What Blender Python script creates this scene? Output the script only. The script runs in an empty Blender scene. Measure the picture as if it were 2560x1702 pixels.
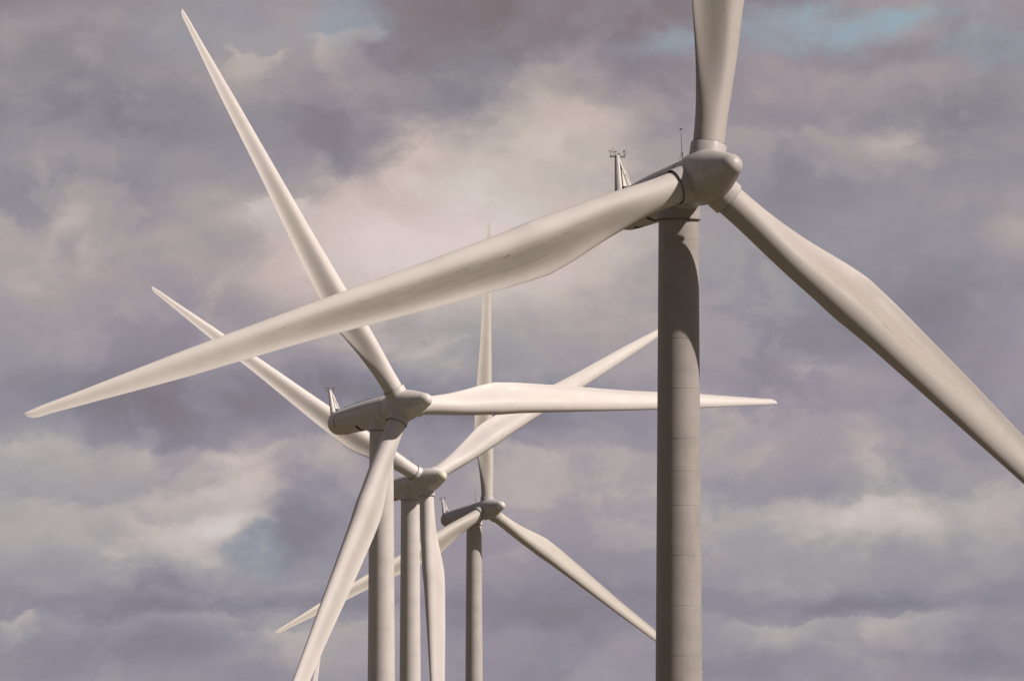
import bpy, bmesh, math, random
import numpy as np
from mathutils import Matrix, Vector

S = bpy.context.scene
C = bpy.data.collections.new('place'); S.collection.children.link(C)
R = math.radians

# ------------------------------------------------------------------ camera
F = 28220.0          # focal length in photo pixels (photo 2560 wide)
VH = 2139.7          # row of the true horizon, below the frame
PITCH = math.atan((VH - 851) / F)
CZ = 30.0            # the camera stands on a low hill
cam = bpy.data.cameras.new('camera'); co = bpy.data.objects.new('camera', cam); C.objects.link(co)
co.location = (0, 0, CZ); co.rotation_euler = (math.pi / 2 + PITCH, 0, 0)
cam.sensor_width = 36; cam.lens = 36 * F / 2560
cam.clip_start = 1; cam.clip_end = 90000
S.camera = co
S.view_settings.view_transform = 'Standard'; S.view_settings.look = 'None'
S.view_settings.exposure = 0.0; S.view_settings.gamma = 1; S.view_settings.use_curve_mapping = False
S.render.engine = 'CYCLES'
S.cycles.use_adaptive_sampling = True; S.cycles.adaptive_threshold = .02; S.cycles.max_bounces = 4; S.cycles.diffuse_bounces = 3

# ------------------------------------------------------------------ sun
SUN_A, SUN_E = R(69), R(42.5)      # to the right of the camera, slightly towards it
sd = Vector((math.cos(SUN_E) * math.sin(SUN_A), -math.cos(SUN_E) * math.cos(SUN_A), math.sin(SUN_E)))
sl = bpy.data.lights.new('sun', 'SUN'); sl.energy = 4.5; sl.angle = R(0.8); sl.color = (1, .885, .805)
so = bpy.data.objects.new('sun', sl); C.objects.link(so)
so.rotation_euler = sd.to_track_quat('Z', 'Y').to_euler(); so.location = (300, -100, 300)

# ------------------------------------------------------------------ sky: Nishita plus a broken deck of cloud
W = bpy.data.worlds.new("World"); S.world = W; W.use_nodes = True
nt = W.node_tree; nt.nodes.clear()
def N(tp, **k):
    n = nt.nodes.new(tp)
    for a, b in k.items(): setattr(n, a, b)
    return n
def setin(sock, v):
    if hasattr(v, 'is_output'): nt.links.new(v, sock)
    else: sock.default_value = v
def M(op, a, b=0.0, c=0.0, clamp=False):
    n = N('ShaderNodeMath', operation=op, use_clamp=clamp)
    for s, v in zip(n.inputs, (a, b, c)): setin(s, v)
    return n.outputs[0]
def VM(op, a, b=None):
    n = N('ShaderNodeVectorMath', operation=op); setin(n.inputs[0], a)
    if b is not None: setin(n.inputs[1], b)
    return n
def MR(v, a, b, c, d, kind='SMOOTHSTEP'):
    n = N('ShaderNodeMapRange', interpolation_type=kind)
    for s, x in zip(n.inputs, (v, a, b, c, d)): setin(s, x)
    return n.outputs[0]
def noise(vec, scale, detail=4, rough=.5, dist=0.0, lac=2.0):
    n = N('ShaderNodeTexNoise'); setin(n.inputs['Vector'], vec)
    n.inputs['Scale'].default_value = scale; n.inputs['Detail'].default_value = detail
    n.inputs['Roughness'].default_value = rough; n.inputs['Distortion'].default_value = dist
    n.inputs['Lacunarity'].default_value = lac
    return n
def MIX(f, a, b):
    n = N('ShaderNodeMix', data_type='RGBA'); setin(n.inputs[0], f); setin(n.inputs[6], a); setin(n.inputs[7], b)
    return n.outputs[2]
def srgb(r, g, b):
    f = lambda c: (c / 255 / 12.92) if c < 10.3 else ((c / 255 + .055) / 1.055) ** 2.4
    return (f(r), f(g), f(b), 1)
K = F / 2560.0
tc = N('ShaderNodeTexCoord'); dirv = tc.outputs['Generated']
sep = N('ShaderNodeSeparateXYZ'); setin(sep.inputs[0], dirv)
az = M('ARCTAN2', sep.outputs[0], sep.outputs[1])
el = M('ARCSINE', sep.outputs[2])
U0 = M('MULTIPLY_ADD', az, K, .5)                      # one unit of azimuth = 5.2 degrees
V0 = M('MULTIPLY_ADD', el, -K, VH / 2560.0)            # grows downwards, same scale
comb = N('ShaderNodeCombineXYZ'); setin(comb.inputs[0], U0); setin(comb.inputs[1], V0)
P0 = comb.outputs[0]
nd = VM('MULTIPLY', dirv, (K, K, K * 1.5)).outputs[0]   # seamless cloud space, flattened
w1 = noise(nd, 5.0, 5, .58); w2 = noise(nd, 20.0, 4, .6)
wv = VM('SUBTRACT', w1.outputs['Color'], (.5, .5, .5)).outputs[0]
wv2 = VM('SUBTRACT', w2.outputs['Color'], (.5, .5, .5)).outputs[0]
P1 = VM('ADD', P0, VM('MULTIPLY', wv, (.17, .11, 0)).outputs[0]).outputs[0]
P1 = VM('ADD', P1, VM('MULTIPLY', wv2, (.045, .035, 0)).outputs[0]).outputs[0]
P1 = VM('ADD', P1, VM('MULTIPLY', VM('SUBTRACT', noise(nd, 60.0, 4, .65).outputs['Color'], (.5, .5, .5)).outputs[0], (.014, .012, 0)).outputs[0]).outputs[0]
# soft masses of light or dark cloud: x, y (photo width = 1), radii, turn in degrees, brightness
BLOBS = [
 (.02, .00, .12, .025, 0, -16), (.04, .045, .10, .03, -8, 0), (.06, .12, .14, .035, 0, -7), (.20, .13, .16, .04, 0, -9), (.13, .155, .10, .02, 0, 5),
 (.30, .155, .06, .025, -8, 6), (.50, .03, .20, .07, 14, -22), (.41, .085, .13, .045, 38, -16), (.34, .125, .07, .03, 30, -14), (.63, .00, .16, .03, 0, -16), (.78, .00, .06, .018, 0, -14),
 (.40, .25, .15, .09, -20, 13), (.46, .25, .20, .12, -20, 16), (.55, .26, .14, .10, 0, 14), (.52, .13, .05, .03, -40, 10), (.60, .11, .08, .05, -30, -3), (.33, .26, .10, .07, 0, 8), (.60, .36, .10, .05, 0, 8), (.45, .36, .10, .03, 0, 4),
 (.09, .27, .20, .07, 0, 10), (.12, .25, .06, .03, -10, 7), (.21, .24, .04, .03, 20, -12), (.30, .27, .08, .07, 20, -4), (.22, .32, .14, .03, 0, -4),
 (.14, .385, .28, .04, 0, -17), (.40, .395, .10, .02, 0, -14), (.54, .405, .12, .03, 0, -13), (.45, .355, .05, .015, 0, 8),
 (.21, .525, .09, .028, -6, 24), (.10, .51, .14, .03, 0, 5), (.30, .50, .07, .035, -30, -8), (.285, .52, .045, .03, -30, -20),
 (.18, .580, .30, .018, 0, -15), (.12, .64, .20, .035, 0, -11), (.22, .597, .12, .012, 0, 8), (.43, .60, .06, .04, 0, -8),
 (.56, .51, .16, .05, 0, 7), (.57, .60, .14, .028, 0, -14),
 (.75, .10, .10, .05, 0, 2), (.86, .052, .16, .018, 4, -11), (.96, .03, .08, .03, 0, -6), (.82, .085, .10, .02, 0, 7), (.90, .138, .05, .022, 0, 13), (.815, .14, .03, .016, 10, -9), (.955, .11, .04, .025, 0, -8),
 (.98, .22, .05, .05, 0, 14), (.78, .20, .10, .05, 0, -7), (.88, .29, .12, .06, 0, -12), (.76, .33, .10, .04, 0, -9), (.99, .33, .05, .03, 0, 6), (.92, .41, .10, .03, 8, -13), (.73, .38, .07, .02, 0, -10),
 (.85, .505, .08, .03, 0, 20), (.84, .582, .24, .016, 0, -13), (.70, .645, .10, .02, 0, -12), (.95, .64, .07, .02, 0, -8), (.96, .60, .06, .02, 0, 4),
]
# banks with a crisp billowing top edge that fade out below
BANKS = [
 (.435, .250, .27, .125, -24, 30), (.235, .072, .035, .022, 0, 18), (.335, .062, .045, .026, -6, 20), (.245, .205, .045, .016, -14, 15),
 (.075, .225, .05, .045, 10, 14), (.00, .245, .08, .045, 10, 16),
 (.09, .475, .20, .046, 0, 16), (.285, .475, .09, .046, -12, 20), (.10, .525, .22, .042, -3, 13), (.21, .545, .11, .04, -4, 12),
 (.005, .612, .035, .018, 0, 20), (.33, .645, .08, .04, -14, 18),
 (.57, .485, .15, .042, 3, 16), (.80, .455, .15, .055, -4, 15), (.775, .365, .022, .03, 35, 10), (.92, .50, .12, .06, 6, 5), (.85, .525, .22, .050, -2, 20), (.80, .622, .14, .020, 0, 17),
 (.62, .145, .06, .05, -20, 7), (.87, .155, .09, .035, 0, 6),
]
acc = None
def field(x, y, rx, ry, a):
    p = P1
    if acc is not None:                           # chains the masses one after another so the shader stays within its stack
        p = N('ShaderNodeVectorMath', operation='MULTIPLY_ADD'); setin(p.inputs[0], acc); p.inputs[1].default_value = (0, 0, 1e-9); setin(p.inputs[2], P1); p = p.outputs[0]
    mp = N('ShaderNodeMapping', vector_type='TEXTURE'); setin(mp.inputs[0], p)
    mp.inputs['Location'].default_value = (x, y, 0); mp.inputs['Rotation'].default_value = (0, 0, R(a)); mp.inputs['Scale'].default_value = (rx, ry, 1000)
    return mp.outputs[0]
for x, y, rx, ry, a, amp in BLOBS:
    v = MR(VM('LENGTH', field(x, y, rx * 1.35, ry * 1.35, a)).outputs['Value'], 0, 1, amp * 1.1, 0)
    acc = v if acc is None else M('ADD', acc, v)
for x, y, rx, ry, a, amp in BANKS:
    q = N('ShaderNodeSeparateXYZ'); setin(q.inputs[0], field(x, y, rx, ry, a))
    t = M('MULTIPLY_ADD', M('MULTIPLY', q.outputs[0], q.outputs[0]), .55, q.outputs[1])
    e = M('MULTIPLY', MR(t, -1.12, -.78, 0, amp), MR(t, -.8, 1.25, 1, 0))
    e = M('MULTIPLY', e, MR(M('ABSOLUTE', q.outputs[0]), .55, 1.05, 1, 0))
    acc = M('ADD', acc, e)
n1 = noise(nd, 4.5, 8, .56, .15); n2 = noise(nd, 16, 6, .6, .2)
L = M('ADD', acc, 152.5)
L = M('ADD', L, M('MULTIPLY', M('SUBTRACT', n1.outputs['Fac'], .5), 30.0))
L = M('ADD', L, M('MULTIPLY', M('SUBTRACT', n2.outputs['Fac'], .5), 17.0))
n3 = noise(nd, 8.0, 8, .6, .35)
L = M('ADD', L, M('MULTIPLY', M('SUBTRACT', MR(n3.outputs['Fac'], .46, .58, 0, 1), .5), MR(w1.outputs['Fac'], .4, .6, 2.0, 12.0)))
# round the rest of the horizon the deck breaks into larger masses
offc = VM('LENGTH', VM('SUBTRACT', P0, (.5, .33, 0)).outputs[0]).outputs['Value']
big = noise(VM('MULTIPLY', dirv, (1, 1, 2.4)).outputs[0], 3.5, 7, .55, .3)
wide = M('MULTIPLY_ADD', M('SUBTRACT', big.outputs['Fac'], .5), 150.0, 148.0)
wide = M('ADD', wide, M('MULTIPLY', M('SUBTRACT', n1.outputs['Fac'], .5), 14.0))
fm = MR(offc, .75, 2.2, 0, 1)
L = M('ADD', M('MULTIPLY', L, M('SUBTRACT', 1.0, fm)), M('MULTIPLY', wide, fm))
Ln = MR(L, 110, 220, 0, 1, 'LINEAR')
ramp = N('ShaderNodeValToRGB'); setin(ramp.inputs[0], Ln)
cr = ramp.color_ramp; cr.interpolation = 'LINEAR'
stops = [(118, (124, 115, 120)), (136, (136, 131, 140)), (150, (150, 144, 152)), (166, (168, 160, 160)), (186, (197, 184, 177)), (210, (216, 204, 200))]
while len(cr.elements) < len(stops): cr.elements.new(.5)
for e, (p, c) in zip(cr.elements, stops): e.position = (p - 110) / 110; e.color = srgb(*c)
hue = noise(nd, 3.2, 4, .5)
tint = MIX(MR(hue.outputs['Fac'], .40, .60, 0, 1), (.982, 1.006, 1.0, 1), (1.018, .988, 1.0, 1))
vt = MIX(MR(V0, .0, .40, 0, 1, 'LINEAR'), (1.025, .99, .96, 1), (.98, 1.0, 1.035, 1))
mv = N('ShaderNodeMix', data_type='RGBA', blend_type='MULTIPLY'); mv.inputs[0].default_value = 1
setin(mv.inputs[6], tint); setin(mv.inputs[7], vt); tint = mv.outputs[2]
mulc = N('ShaderNodeMix', data_type='RGBA', blend_type='MULTIPLY'); mulc.inputs[0].default_value = 1
setin(mulc.inputs[6], ramp.outputs[0]); setin(mulc.inputs[7], tint)
cloud = mulc.outputs[2]
# gaps where blue sky shows
bacc = None
for x, y, rx, ry, a, amp in [(.335, .022, .055, .05, 0, .55), (.80, .022, .14, .028, -6, 1.0), (.90, .012, .07, .018, 0, .5), (.66, .035, .07, .018, -5, .45), (.97, .05, .06, .03, 0, .4), (.22, .03, .10, .04, 0, .25), (.27, .53, .03, .03, 0, .25), (.245, .205, .05, .02, -8, .25)]:
    mp = N('ShaderNodeMapping', vector_type='TEXTURE'); setin(mp.inputs[0], P1)
    mp.inputs['Location'].default_value = (x, y, 0); mp.inputs['Rotation'].default_value = (0, 0, R(a)); mp.inputs['Scale'].default_value = (rx * 1.3, ry * 1.3, 1)
    v = MR(VM('LENGTH', mp.outputs[0]).outputs['Value'], 0, 1, amp, 0)
    bacc = v if bacc is None else M('ADD', bacc, v)
bfac = M('MULTIPLY', bacc, MR(n2.outputs['Fac'], .3, .6, .55, 1.0), clamp=True)
cloud = MIX(bfac, cloud, srgb(150, 168, 180))
# unseen deck overhead and behind is dimmed to lower fill light; full ahead
fwd = VM('DOT_PRODUCT', dirv, (0, .98, .2)).outputs['Value']
dark = MR(fwd, -.1, .97, .33, 1.0)
cl = VM('SCALE', cloud); setin(cl.inputs['Scale'], dark); cloud = cl.outputs[0]
sky = N('ShaderNodeTexSky', sky_type='NISHITA'); sky.sun_disc = False
sky.sun_elevation = SUN_E; sky.sun_rotation = math.pi - SUN_A; sky.air_density = 1; sky.dust_density = 2
bg1 = N('ShaderNodeBackground'); setin(bg1.inputs[0], sky.outputs[0]); bg1.inputs[1].default_value = .05
bg2 = N('ShaderNodeBackground'); setin(bg2.inputs[0], cloud); bg2.inputs[1].default_value = 1
gap = noise(VM('SCALE', dirv).outputs[0], 3.0, 4); gap.inputs['Vector'].links[0].from_node.inputs['Scale'].default_value = 1.0
cover = M('MAXIMUM', MR(gap.outputs['Fac'], .50, .62, 1, .55), MR(fwd, .9, .97, 0, 1))
ms = N('ShaderNodeMixShader'); setin(ms.inputs[0], cover)
nt.links.new(bg1.outputs[0], ms.inputs[1]); nt.links.new(bg2.outputs[0], ms.inputs[2])
wo = N('ShaderNodeOutputWorld'); nt.links.new(ms.outputs[0], wo.inputs[0])

# ------------------------------------------------------------------ materials
def mat(name, col, rough=.45, var=.06, scale=1.5, metal=0.0, blotch=None, streak=None):
    m = bpy.data.materials.new(name); m.use_nodes = True
    global nt
    keep = nt; nt = m.node_tree
    b = nt.nodes['Principled BSDF']; b.inputs['Roughness'].default_value = rough; b.inputs['Metallic'].default_value = metal
    t = N('ShaderNodeTexCoord'); v = t.outputs['Object']
    f = noise(v, scale, 6, .6)
    c = MIX(MR(f.outputs['Fac'], .3, .7, 0, 1), tuple(x * (1 - var) for x in col) + (1,), tuple(min(1, x * (1 + var)) for x in col) + (1,))
    if blotch:                                   # weather marks running down the surface
        bc, amt = blotch
        mp = N('ShaderNodeMapping'); setin(mp.inputs[0], v); mp.inputs['Scale'].default_value = (2.2, 2.2, .22)
        g = noise(mp.outputs[0], 1.6, 7, .65)
        c = MIX(MR(g.outputs['Fac'], .48, .75, 0, amt), c, bc + (1,))
    if streak: c = streak(c)
    setin(b.inputs['Base Color'], c)
    setin(b.inputs['Roughness'], MR(f.outputs['Fac'], .3, .7, rough - .06, rough + .08))
    nt = keep
    return m

def blade_grime_shade(strength, col=(.21, .185, .14), strip=False):
    # grime and mould, plus shade painted into the hollow of the pressure side: u along the blade, v round the section
    def fn(c):
        uv = N('ShaderNodeUVMap', uv_map='UVMap'); sp = N('ShaderNodeSeparateXYZ'); setin(sp.inputs[0], uv.outputs[0])
        u, v = sp.outputs[0], sp.outputs[1]
        cb = N('ShaderNodeCombineXYZ'); setin(cb.inputs[0], M('MULTIPLY', u, 18.0)); setin(cb.inputs[1], M('MULTIPLY', v, 60.0))
        s1 = noise(cb.outputs[0], 1.0, 7, .7)
        cb2 = N('ShaderNodeCombineXYZ'); setin(cb2.inputs[0], M('MULTIPLY', u, 55.0)); setin(cb2.inputs[1], M('MULTIPLY', v, 40.0))
        s2 = noise(cb2.outputs[0], 1.0, 6, .7)
        wob = M('MULTIPLY_ADD', s2.outputs['Fac'], .024, -.012)
        vv = M('ADD', v, wob)
        band = M('MULTIPLY', MR(vv, .16, .24, 0, 1), MR(vv, .30, .44, 1, 0))
        along = M('MULTIPLY', MR(u, .08, .24, 0, 1), MR(u, .48, .80, 1, 0))
        k = M('MULTIPLY', M('MULTIPLY', band, along), MR(s1.outputs['Fac'], .25, .75, .55, 1))  # broad band: stain colour that also paints in the hollow's shade
        line = M('MULTIPLY', M('MAXIMUM', MR(M('ABSOLUTE', M('SUBTRACT', vv, .232)), 0, .015, 1, 0), MR(M('ABSOLUTE', M('SUBTRACT', vv, .30)), 0, .008, .7, 0)), M('MULTIPLY', along, M('MULTIPLY', MR(s2.outputs['Fac'], .42, .6, .3, 1), MR(s1.outputs['Fac'], .42, .58, .35, 1))))
        k = M('MULTIPLY', M('MAXIMUM', M('MULTIPLY', k, .6), M('MULTIPLY', line, 1.0)), strength, clamp=True)
        edge = M('MULTIPLY', MR(M('ABSOLUTE', M('SUBTRACT', v, .5)), .008, .02, .8, 0), M('MULTIPLY', MR(u, .26, .27, 0, 1), MR(u, .8, .9, 1, 0)))
        k = M('MAXIMUM', k, M('MULTIPLY', edge, 1.0 if strip else 0.0))
        return MIX(k, c, col + (1,))
    return fn

PAINT = (.70, .665, .645)
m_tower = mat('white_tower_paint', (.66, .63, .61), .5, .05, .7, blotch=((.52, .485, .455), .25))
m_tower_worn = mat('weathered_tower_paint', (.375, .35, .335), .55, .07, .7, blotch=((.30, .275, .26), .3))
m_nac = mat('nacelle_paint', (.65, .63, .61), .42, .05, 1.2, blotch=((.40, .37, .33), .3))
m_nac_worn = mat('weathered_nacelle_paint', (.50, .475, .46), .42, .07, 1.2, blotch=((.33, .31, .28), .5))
m_cap = mat('nose_cap_paint', (.72, .70, .66), .35, .04, 2)
m_cap_cream = mat('cream_nose_cap_paint', (.78, .75, .60), .35, .04, 2)
m_blade = mat('blade_gelcoat', PAINT, .55, .03, .35, streak=blade_grime_shade(.35))
m_blade_stain_shade = mat('stained_blade_gelcoat', (.60, .565, .54), .55, .05, .35, streak=blade_grime_shade(1.0))
m_tower_hazed = mat('grey_tower_paint', (.52, .495, .475), .5, .05, .7, blotch=((.42, .39, .36), .35))  # far turbine's tower greyed: distance haze painted into its colour
m_nac_hazed = mat('grey_nacelle_paint', (.46, .445, .45), .45, .05, 1.2)  # same haze painted into the nacelle colour
m_blade_hazed = mat('grey_blade_gelcoat', (.54, .515, .47), .55, .03, .35, streak=blade_grime_shade(.3))  # haze painted into the gelcoat tone, under the grime
m_blade_dimmed = mat('worn_grey_blade_gelcoat', (.47, .438, .415), .55, .03, .35, streak=blade_grime_shade(.9, strip=True))  # dimmer light on two blades painted in as darker gelcoat, with dirt lines
m_dark = mat('dark_rubber', (.035, .033, .032), .7, .1)
m_seam = mat('dirty_seam', (.12, .11, .10), .7, .1)
m_steel = mat('dark_galvanised_steel', (.16, .155, .15), .5, .1, 6, metal=.4)
m_brace = mat('pale_metal_brace', (.62, .60, .57), .4, .05, 4)

# ------------------------------------------------------------------ mesh helpers
def obj(name, bm, m, parent=None, sharp=38):
    bmesh.ops.recalc_face_normals(bm, faces=bm.faces)
    me = bpy.data.meshes.new(name); bm.to_mesh(me); bm.free()
    for p in me.polygons: p.use_smooth = True
    me.set_sharp_from_angle(angle=R(sharp))
    me.materials.append(m)
    o = bpy.data.objects.new(name, me); C.objects.link(o)
    if parent: o.parent = parent
    return o
def place(o, mw, parent):                      # world matrix in, parented out
    o.parent = parent; o.matrix_parent_inverse = Matrix.Identity(4)
    pm = WORLD.get(parent.as_pointer(), Matrix.Identity(4)) if parent else Matrix.Identity(4)
    o.matrix_basis = pm.inverted() @ mw; WORLD[o.as_pointer()] = mw
    return o
WORLD = {}
def lathe(bm, prof, seg=64, axis='Z', off=(0, 0, 0), closed=False):
    rings = []
    for x, r in prof:
        if r < 1e-4:
            p = (x, 0, 0) if axis == 'X' else (0, 0, x)
            rings.append([bm.verts.new(Vector(p) + Vector(off))]); continue
        ring = []
        for i in range(seg):
            a = 2 * math.pi * i / seg; c, s = r * math.cos(a), r * math.sin(a)
            p = (x, c, s) if axis == 'X' else (c, s, x)
            ring.append(bm.verts.new(Vector(p) + Vector(off)))
        rings.append(ring)
    prs = list(zip(rings, rings[1:])) + ([(rings[-1], rings[0])] if closed else [])
    for A, B in prs:
        if len(A) == 1 and len(B) == 1: continue
        for i in range(seg):
            j = (i + 1) % seg
            if len(A) == 1: bm.faces.new((A[0], B[i], B[j]))
            elif len(B) == 1: bm.faces.new((A[i], B[0], A[j]))
            else: bm.faces.new((A[i], B[i], B[j], A[j]))
    return bm
def tube(bm, a, b, r0, r1=None, seg=10):
    a, b = Vector(a), Vector(b); r1 = r0 if r1 is None else r1
    d = b - a; q = d.to_track_quat('Z', 'Y').to_matrix().to_4x4(); q.translation = a
    vs = []
    for z, r in ((0, r0), (d.length, r1)):
        vs.append([bm.verts.new(q @ Vector((r * math.cos(2 * math.pi * i / seg), r * math.sin(2 * math.pi * i / seg), z))) for i in range(seg)])
    for i in range(seg):
        j = (i + 1) % seg; bm.faces.new((vs[0][i], vs[0][j], vs[1][j], vs[1][i]))
    bm.faces.new(vs[0][::-1]); bm.faces.new(vs[1])
def box(bm, lo, hi, bev=0.0):
    r = bmesh.ops.create_cube(bm, size=1)['verts']
    for v in r:
        for i in range(3): v.co[i] = lo[i] + (v.co[i] + .5) * (hi[i] - lo[i])
    if bev: bmesh.ops.bevel(bm, geom=list({e for v in r for e in v.link_edges}), offset=bev, segments=2, affect='EDGES')
def smooth_prof(pts, n=8):                       # Catmull-Rom through profile points
    out = []; P = [pts[0]] + pts + [pts[-1]]
    for i in range(1, len(P) - 2):
        for k in range(n):
            t = k / n; a, b, c, d = P[i - 1], P[i], P[i + 1], P[i + 2]
            out.append(tuple(.5 * (2 * b[j] + (c[j] - a[j]) * t + (2 * a[j] - 5 * b[j] + 4 * c[j] - d[j]) * t * t + (3 * b[j] - a[j] - 3 * c[j] + d[j]) * t ** 3) for j in (0, 1)))
    out.append(pts[-1]); return out

# ------------------------------------------------------------------ blade shape
RR = 46.3
KNR = np.array([1.6, 4, 7, 10, 14, 20, 28, 36, 43, 45.6, 46.3])
KC = np.array([1.6, 4, 7, 10, 11.6, 14, 20, 28, 36, 43, 45.6, 46.3])
CH = np.array([1.88, 1.94, 2.49, 3.12, 3.40, 3.20, 2.72, 2.04, 1.53, .80, .56, .08])
TW = np.radians([14.6, 13.3, 11.6, 9.5, 6.75, 4.0, 1.6, 1.0, .6, .35, .07])
AF = np.array([.5, .46, .394, .304, .257, .264, .308, .312, .30, .42, .5])
TH = np.array([1, .95, .66, .52, .44, .36, .29, .22, .17, .17, .17])
def sm(r, kn, y, w):
    out = 0
    ks = np.linspace(-1, 1, 9); g = np.exp(-2 * ks ** 2); g /= g.sum()
    for k, gg in zip(ks, g): out = out + gg * np.interp(r + k * w, kn, y)
    return out
def blade_bm(pitch, bend, seg=56):
    rs = np.concatenate([np.linspace(1.6, 43.5, 76), np.linspace(43.9, 45.5, 8), 46.3 - .8 * (1 - np.sin(np.linspace(0, np.pi / 2, 9)[1:]))])
    tt = np.linspace(0, 2 * np.pi, seg + 1)[:-1]
    w_ = np.clip(np.minimum(.3 + np.abs(rs - 11.6) * .25, np.minimum(rs - 1.6, 44.5 - rs) * .6), 0, 1.8)
    ch = np.array([sm(r, KC, CH, w) for r, w in zip(rs, w_)])
    tipm = rs > 45.0
    ch[tipm] = .62 * np.sqrt(np.clip(1 - ((rs[tipm] - 45.0) / 1.32) ** 2, 0.02, 1))
    tw = np.array([sm(r, KNR, TW, w) for r, w in zip(rs, w_)]) + pitch
    af = np.array([sm(r, KNR, AF, w) for r, w in zip(rs, w_)]); k43 = rs > 42; af[k43] = np.interp(rs[k43], [42, 45, 46.3], [.26, .20, .10]) / ch[k43]
    th = np.array([sm(r, KNR, TH, w) for r, w in zip(rs, w_)])
    w = np.clip((1 - th) / .6, 0, 1)
    x = (1 - np.cos(tt)) / 2; up = np.sin(tt) > 0
    yt = 5 * (.2969 * np.sqrt(x) - .126 * x - .3516 * x ** 2 + .2843 * x ** 3 - .1036 * x ** 4)
    cusp = 2.35 * np.clip((x - .30) / .70, 0, 1) ** 2 * (1 - x) ** 1.25
    bm = bmesh.new(); uvl = bm.loops.layers.uv.new('UVMap'); rings = []
    for i, r in enumerate(rs):
        yc = .5 * np.sin(tt) * th[i]
        ya = np.where(up, yt - cusp, -yt * 1.05 - .10 * np.sin(np.pi * x)) * th[i]
        y = (yc * (1 - w[i]) + ya * w[i]) * ch[i]; X = (af[i] - x) * ch[i]
        c, s = math.cos(tw[i]), math.sin(tw[i])
        Y = X * c - y * s; Nn = X * s + y * c + bend * (r / RR) ** 2
        rings.append([bm.verts.new((r, Y[k], -Nn[k])) for k in range(seg)])
    for i in range(len(rs) - 1):
        for k in range(seg):
            j = (k + 1) % seg
            f = bm.faces.new((rings[i][k], rings[i][j], rings[i + 1][j], rings[i + 1][k]))
            kk = (k, k + 1, k + 1, k); ii = (i, i, i + 1, i + 1)
            for lp, a, b in zip(f.loops, kk, ii): lp[uvl].uv = (rs[b] / RR, a / seg)
    bm.faces.new(rings[0][::-1]); bm.faces.new(rings[-1])
    return bm

# nacelle outline: x along the rotor axis (0 = hub centre, + upwind), r
NAC = [(-2.16, 1.41), (-2.3, 1.45), (-4, 1.48), (-6, 1.47), (-8, 1.41), (-10, 1.32), (-11.3, 1.25), (-11.8, 1.20), (-12.1, 1.10), (-12.3, .92), (-12.42, .55), (-12.45, 0)]
SPIN = [(-2.10, 1.41), (-1.6, 1.47), (-.9, 1.57), (-.1, 1.62), (.7, 1.56), (1.5, 1.41), (2.4, 1.17), (3.2, .945), (3.9, .735)]
def nac_r(x): return float(np.interp(-x, [-p[0] for p in NAC], [p[1] for p in NAC]))
def patch(bm, x0, x1, a0, a1, off=.012, n=14):   # a thin plate that follows the nacelle skin; angle from the camera side (+ up)
    rows = []
    for s in (off, -.03):
        g = []
        for i in range(n + 1):
            x = x0 + (x1 - x0) * i / n; row = []
            for j in range(n + 1):
                a = R(a0 + (a1 - a0) * j / n); r = nac_r(x) + s
                row.append(bm.verts.new((x, -r * math.cos(a), r * math.sin(a))))
            g.append(row)
        rows.append(g)
        for i in range(n):
            for j in range(n): bm.faces.new((g[i][j], g[i + 1][j], g[i + 1][j + 1], g[i][j + 1]))
    a, b = rows
    for i in range(n):
        bm.faces.new((a[i][0], a[i + 1][0], b[i + 1][0], b[i][0])); bm.faces.new((a[i][n], a[i + 1][n], b[i + 1][n], b[i][n]))
        bm.faces.new((a[0][i], a[0][i + 1], b[0][i + 1], b[0][i])); bm.faces.new((a[n][i], a[n][i + 1], b[n][i + 1], b[n][i]))

def hub_point(u, v, s):
    d = F / s; xc, zc = (u - 1280) / F * d, -(v - 851) / F * d
    cp, sp = math.cos(PITCH), math.sin(PITCH)
    return Vector((xc, d * cp - zc * sp, d * sp + zc * cp + CZ))

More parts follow.
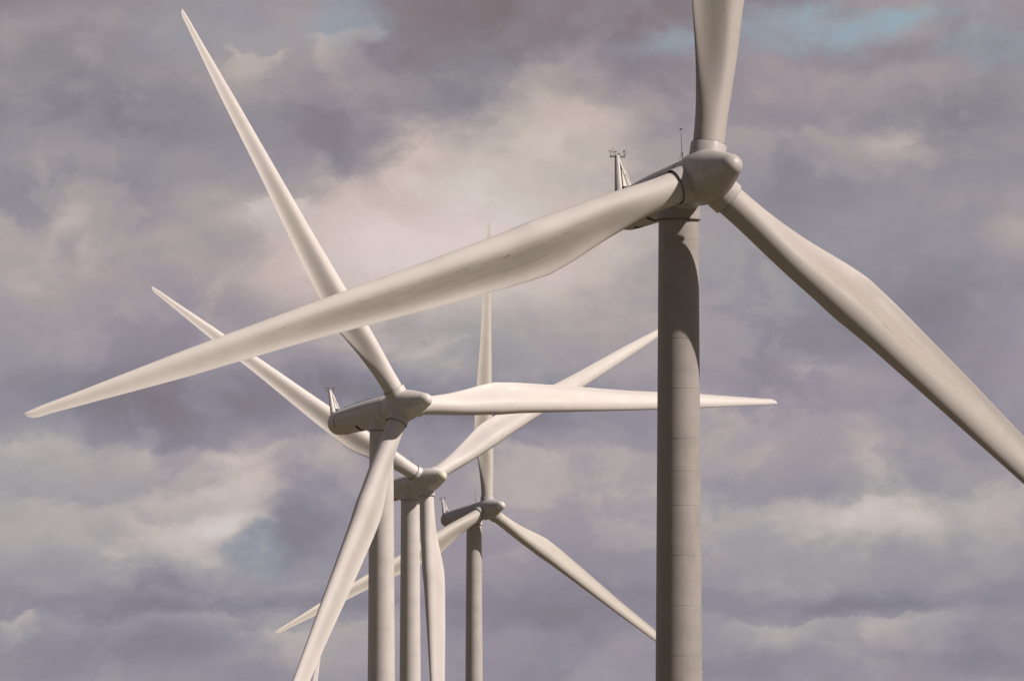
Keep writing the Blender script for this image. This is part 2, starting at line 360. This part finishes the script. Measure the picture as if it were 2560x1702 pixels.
# ------------------------------------------------------------------ terrain
SPOT = []
def make_ground():
    ctr = [(0, 0, CZ - 1.8, 260)] + SPOT
    def h(x, y):
        base = -40 if y > 5000 else 0
        wsum, hs = 1e-9, 0
        for cx, cy, cz, rad in ctr:
            w = 1 / (((x - cx) ** 2 + (y - cy) ** 2) / rad ** 2 + .02) ** 1.3; wsum += w; hs += w * cz
        wsum += .012; hs += .012 * -20
        z = hs / wsum
        far = min(1, math.hypot(x, y) / 9000)
        z = z * (1 - far) - 30 * far
        return z + 1.2 * math.sin(x / 190 + 1) * math.cos(y / 230) * min(1, math.hypot(x, y) / 500)
    bm = bmesh.new(); rings = []; seg = 120
    rads = [0] + [12 * 1.115 ** i for i in range(76)]
    for r in rads:
        if r == 0: rings.append([bm.verts.new((0, 0, h(0, 0)))]); continue
        rings.append([bm.verts.new((r * math.cos(2 * math.pi * i / seg), r * math.sin(2 * math.pi * i / seg), h(r * math.cos(2 * math.pi * i / seg), r * math.sin(2 * math.pi * i / seg)))) for i in range(seg)])
    for A, B in zip(rings, rings[1:]):
        for i in range(seg):
            j = (i + 1) % seg
            if len(A) == 1: bm.faces.new((A[0], B[i], B[j]))
            else: bm.faces.new((A[i], B[i], B[j], A[j]))
    m = bpy.data.materials.new('moorland_grass'); m.use_nodes = True
    global nt
    keep = nt; nt = m.node_tree; b = nt.nodes['Principled BSDF']; b.inputs['Roughness'].default_value = .95
    t = N('ShaderNodeTexCoord'); a = noise(t.outputs['Object'], .004, 8, .65); d = noise(t.outputs['Object'], .12, 6, .7)
    c = MIX(MR(a.outputs['Fac'], .4, .6, 0, 1), (.10, .088, .05, 1), (.16, .125, .08, 1))
    c = MIX(MR(d.outputs['Fac'], .35, .65, 0, .6), c, (.075, .062, .038, 1)); setin(b.inputs['Base Color'], c)
    nt = keep
    g = obj('ground', bm, m); g['kind'] = 'structure'; g['label'] = 'rolling moorland grass under the turbines'

# ------------------------------------------------------------------ one turbine
def turbine(u, v, s, yaw, phase, pitch, bend, label='', worn=False, grey=False, cream=False, wire=False, tilt=.1175, blade_labels=None):
    H = hub_point(u, v, s)
    n = Vector((math.sin(yaw) * math.cos(tilt), -math.cos(yaw) * math.cos(tilt), math.sin(tilt)))
    h = Vector((math.cos(yaw), math.sin(yaw), 0)); up = n.cross(h)
    if up.z < 0: up = -up
    TA = H - n * 3.93
    zb = round(H.z - 70.5, 2)
    SPOT.append((TA.x, TA.y, zb, 200))
    root = bpy.data.objects.new('wind_turbine', None); C.objects.link(root)
    root['label'] = label; root['category'] = 'wind turbine'; root['group'] = 'white wind turbines of the wind farm'
    place(root, Matrix.Translation((TA.x, TA.y, zb)), None)
    ht = H.z - 2.33 - zb                           # tower top above ground
    # tower
    rad = lambda d: 1.20 + .0070 * d
    prof = [(-2, rad(ht) + .0), (.0, rad(ht)), (.02, rad(ht) + .25), (.3, rad(ht) + .25), (.32, rad(ht))]
    seams = [3.6, 6.5, 9.5, 12.5, 15.5, 17.45, 19.5, 22.5, 25.5, 28.5, 31.5, 34.5, 37.5, 41, 44.5, 48, 52, 56, 60, 64]
    for d in reversed(seams):
        dd = d - 2.33; z = ht - dd; r = rad(dd)
        prof += [(z - .024, r), (z - .022, r - .009), (z + .022, r - .009), (z + .024, r)]
    prof += [(ht, rad(0)), (ht, 0)]
    place(obj('tower', lathe(bmesh.new(), prof, 96), m_tower_worn if worn else (m_tower_hazed if grey else m_tower), sharp=25), Matrix.Translation((TA.x, TA.y, zb)), root)
    mn = m_nac_worn if worn else (m_nac_hazed if grey else m_nac)
    bm = lathe(bmesh.new(), [(0, 1.0), (0, 1.33), (.05, 1.33), (.05, 1.30), (1.25, 1.26), (1.25, 1.0)], 72, closed=True)
    col = place(obj('yaw_collar', bm, m_tower_worn if worn else m_tower), Matrix.Translation((TA.x, TA.y, zb + ht + .01)), root)
    bm = lathe(bmesh.new(), [(-.05, 1.21), (-.05, 1.345), (-.012, 1.345), (-.012, 1.21)], 72, closed=True)
    place(obj('seal_ring', bm, m_seam), Matrix.Translation((TA.x, TA.y, zb + ht + .01)), col)
    # nacelle
    MN = Matrix((n, h, up)).transposed().to_4x4(); MN.translation = H
    bm = lathe(bmesh.new(), [(-2.16, 0), (-2.16, 1.41)] + smooth_prof(NAC, 5)[1:], 96, 'X')
    nac = place(obj('nacelle', bm, mn, sharp=30), MN, root)
    bm = bmesh.new()
    patch(bm, -2.35, -10.7, 27.2, 29.0); patch(bm, -10.66, -10.74, -32, 29.0, .013)
    place(obj('panel_seam', bm, m_seam), MN, nac)
    bm = bmesh.new(); patch(bm, -6.9, -7.35, -84, -42, .015)
    place(obj('vent', bm, m_dark), MN, nac)
    bm = bmesh.new(); patch(bm, -9.9, -10.5, -98, -78, .015)
    place(obj('vent', bm, m_dark), MN, nac)
    if wire:
        bm = bmesh.new(); pts = []
        for k in range(13):
            x = -5.2 - k * .42; pts.append(Vector((x, -.25, nac_r(x) + .09)))
        for a, b in zip(pts, pts[1:]): tube(bm, a, b, .022, seg=6)
        for k in (0, 6, 12): tube(bm, pts[k], pts[k] - Vector((0, 0, .25)), .02, seg=6)
        place(obj('handrail', bm, m_steel), MN, nac)
    # weather station on the tail: hollow half-cone shroud, strut, box, crossbar with sensors
    bm = bmesh.new(); rows = []; n1, n2 = 14, 18
    for i in range(n1 + 1):                       # a tapering round column with a triangular fin beside it
        t = i / n1; z = .3 + t * 3.3; k = 1 - t
        cx = -11.8 - 1.07 * t; cy = -.40 * k - .06; cr = .14 + .20 * k
        if t < .14: cr *= .78 + t * 1.6
        tx, ty = cx + .02, .10 + .70 * k ** .9
        row = []
        for j in range(n2 + 1):
            a = R(75 + 210 * j / n2 + 0); row.append((cx + cr * math.sin(a) * 1.0, cy + cr * math.cos(a)))
        row = [(cx + .05, cy + cr * .9)] and [(cx + cr * math.cos(R(40 + 280 * j / n2) + math.pi / 2 - math.pi / 2 + R(50)) , cy + cr * math.sin(R(40 + 280 * j / n2) + R(50))) for j in range(n2 + 1)]
        row += [(tx - .03, ty), (tx + .03, ty)]
        rows.append([bm.verts.new((x, y, z)) for x, y in row])
    m = len(rows[0])
    for A, B in zip(rows, rows[1:]):
        for j in range(m): bm.faces.new((A[j], A[(j + 1) % m], B[(j + 1) % m], B[j]))
    bm.faces.new(rows[0]); bm.faces.new(rows[-1])
    ws = place(obj('weather_mast', bm, mn), MN, root)
    bm = bmesh.new(); tube(bm, (-12.85, 0, 3.5), (-11.3, .05, 1.02), .045, .06)
    tube(bm, (-12.2, .02, 2.45), (-10.85, .35, 1.15), .02)
    place(obj('strut', bm, m_brace), MN, ws)
    bm = bmesh.new(); box(bm, (-11.55, -.42, .95), (-11.25, -.02, 1.42), .02)
    place(obj('equipment_box', bm, m_steel), MN, ws)
    bm = bmesh.new(); box(bm, (-12.98, -.50, 3.47), (-12.86, .50, 3.57), .01)
    cbar = place(obj('crossbar', bm, m_steel), MN, ws)
    for y, kind in ((-.46, 0), (-.17, 1), (.10, 2), (.44, 3)):
        bm = bmesh.new(); x = -12.92
        hh = (.30, .26, .12, .34)[kind]
        tube(bm, (x, y, 3.55), (x, y, 3.55 + hh), .018 if kind != 3 else .03, seg=8)
        if kind in (0, 1):
            for k in range(3):
                a = k * 2.1 + y; e = (x + .11 * math.cos(a), y + .11 * math.sin(a), 3.55 + hh)
                tube(bm, (x, y, 3.55 + hh), e, .01, seg=6); bmesh.ops.create_icosphere(bm, subdivisions=1, radius=.035, matrix=Matrix.Translation(e))
        if kind == 2: box(bm, (x - .06, y - .05, 3.65), (x + .06, y + .05, 3.73), .01)
        if kind == 3:
            box(bm, (x - .06, y - .03, 3.82), (x + .10, y + .03, 3.91), .01)
        if kind in (0, 3):                        # thin hooped rods over the outer sensors
            sgn = 1 if kind == 0 else -1; pr = Vector((x, y + .07 * sgn, 3.55))
            for k in range(1, 7):
                t = k / 6; q = Vector((x, y + (.07 + .12 * math.sin(t * 2.6)) * sgn * (-1 if kind == 3 else 1) * (1 if t < .8 else 1), 3.55 + .5 * t)); tube(bm, pr, q, .008, seg=6); pr = q
        place(obj('sensor', bm, m_steel), MN, cbar)
    # lightning mast on the front of the nacelle
    bm = bmesh.new(); x = -3.15; r0 = nac_r(x) - .03
    tube(bm, (x, 0, r0), (x, 0, r0 + 1.75), .028, .018, 8); tube(bm, (x, 0, r0 + 1.75), (x, 0, r0 + 2.02), .008, seg=6)
    for k in range(3):
        a = k * 2.1 + .4; tube(bm, (x + .22 * math.cos(a), .22 * math.sin(a), r0 - .02), (x, 0, r0 + .75), .013, seg=6)
    lm = place(obj('lightning_mast', bm, m_steel), MN, root)
    bm = lathe(bmesh.new(), [(0, 0), (.0, .09), (.04, .10), (.07, .05), (.07, 0)], 14)
    place(obj('mast_cap', bm, m_steel), MN @ Matrix.Translation((x, 0, r0 + 2.0)), lm)
    # spinner
    bm = lathe(bmesh.new(), [(-2.08, 0), (-2.08, 1.37)] + smooth_prof(SPIN, 6), 96, 'X')
    lathe(bm, [(-2.18, 1.37), (-2.05, 1.37)], 96, 'X')
    spn = place(obj('spinner', bm, mn, sharp=35), MN, root)
    cap = [(3.905, .735)]
    for k in range(1, 17):
        a = math.asin(.2545) + (math.pi / 2 - math.asin(.2545)) * k / 16; cap.append((3.62 + 1.1 * math.sin(a), .76 * math.cos(a) ** .92 if k < 16 else 0))
    bm = lathe(bmesh.new(), [(3.89, 0), (3.89, .735)] + cap, 64, 'X')
    place(obj('nose_cap', bm, m_cap_cream if cream else (mn if worn else m_cap)), MN, spn)
    # blades
    mb = m_blade_stain_shade if worn else (m_blade_hazed if grey else m_blade)
    bdata = None
    for k in range(3):
        a = phase - k * 2 * math.pi / 3
        e = h * math.cos(a) + up * math.sin(a); m_ = h * math.sin(a) - up * math.cos(a)
        MB = Matrix((e, m_, -n)).transposed().to_4x4(); MB.translation = H
        bm = lathe(bmesh.new(), [(.7, .4), (.7, 1.10), (1.98, 1.085), (2.02, 1.07), (2.02, 1.02), (1.80, 1.02), (1.80, .5)], 64, 'X')
        soc = place(obj('blade_socket', bm, mn), MB, spn)
        if bdata is None:
            b = obj('rotor_blade', blade_bm(pitch, bend), mb, sharp=60); bdata = b.data
        else:
            b = bpy.data.objects.new('rotor_blade', bdata); C.objects.link(b)
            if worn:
                b.material_slots[0].link = 'OBJECT'; b.material_slots[0].material = m_blade_dimmed
        place(b, MB, root)
        if blade_labels and blade_labels[k]: b['label'] = blade_labels[k]
        bm = lathe(bmesh.new(), [(1.86, .93), (1.86, 1.015), (2.0, 1.015), (2.035, 1.062), (2.035, 1.0), (1.93, .95)], 64, 'X', closed=True)
        place(obj('seal_ring', bm, m_dark), MB, b)
    return root

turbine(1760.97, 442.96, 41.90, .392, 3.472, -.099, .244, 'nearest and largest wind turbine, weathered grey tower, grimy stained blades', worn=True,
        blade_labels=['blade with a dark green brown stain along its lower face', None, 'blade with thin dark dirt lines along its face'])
turbine(1007.95, 1014.63, 24.775, .609, 2.122, -.031, .826, 'clean white wind turbine, one level blade passing behind the big grey tower', wire=True)
turbine(1064.51, 1201.91, 19.391, .550, 2.593, -.018, .747, 'wind turbine with a cream yellow nose cap, tail hidden behind the neighbouring tower', cream=True)
turbine(1218.48, 1272.78, 15.778, .576, 3.594, -.066, .997, grey=True, label='smallest fully seen wind turbine with one blade pointing straight up, tower right of the pair')
turbine(746, 2012, 9.0, .58, R(77), -.04, .9, 'distant turbine showing only a thin blade tip at the bottom edge')
make_ground()
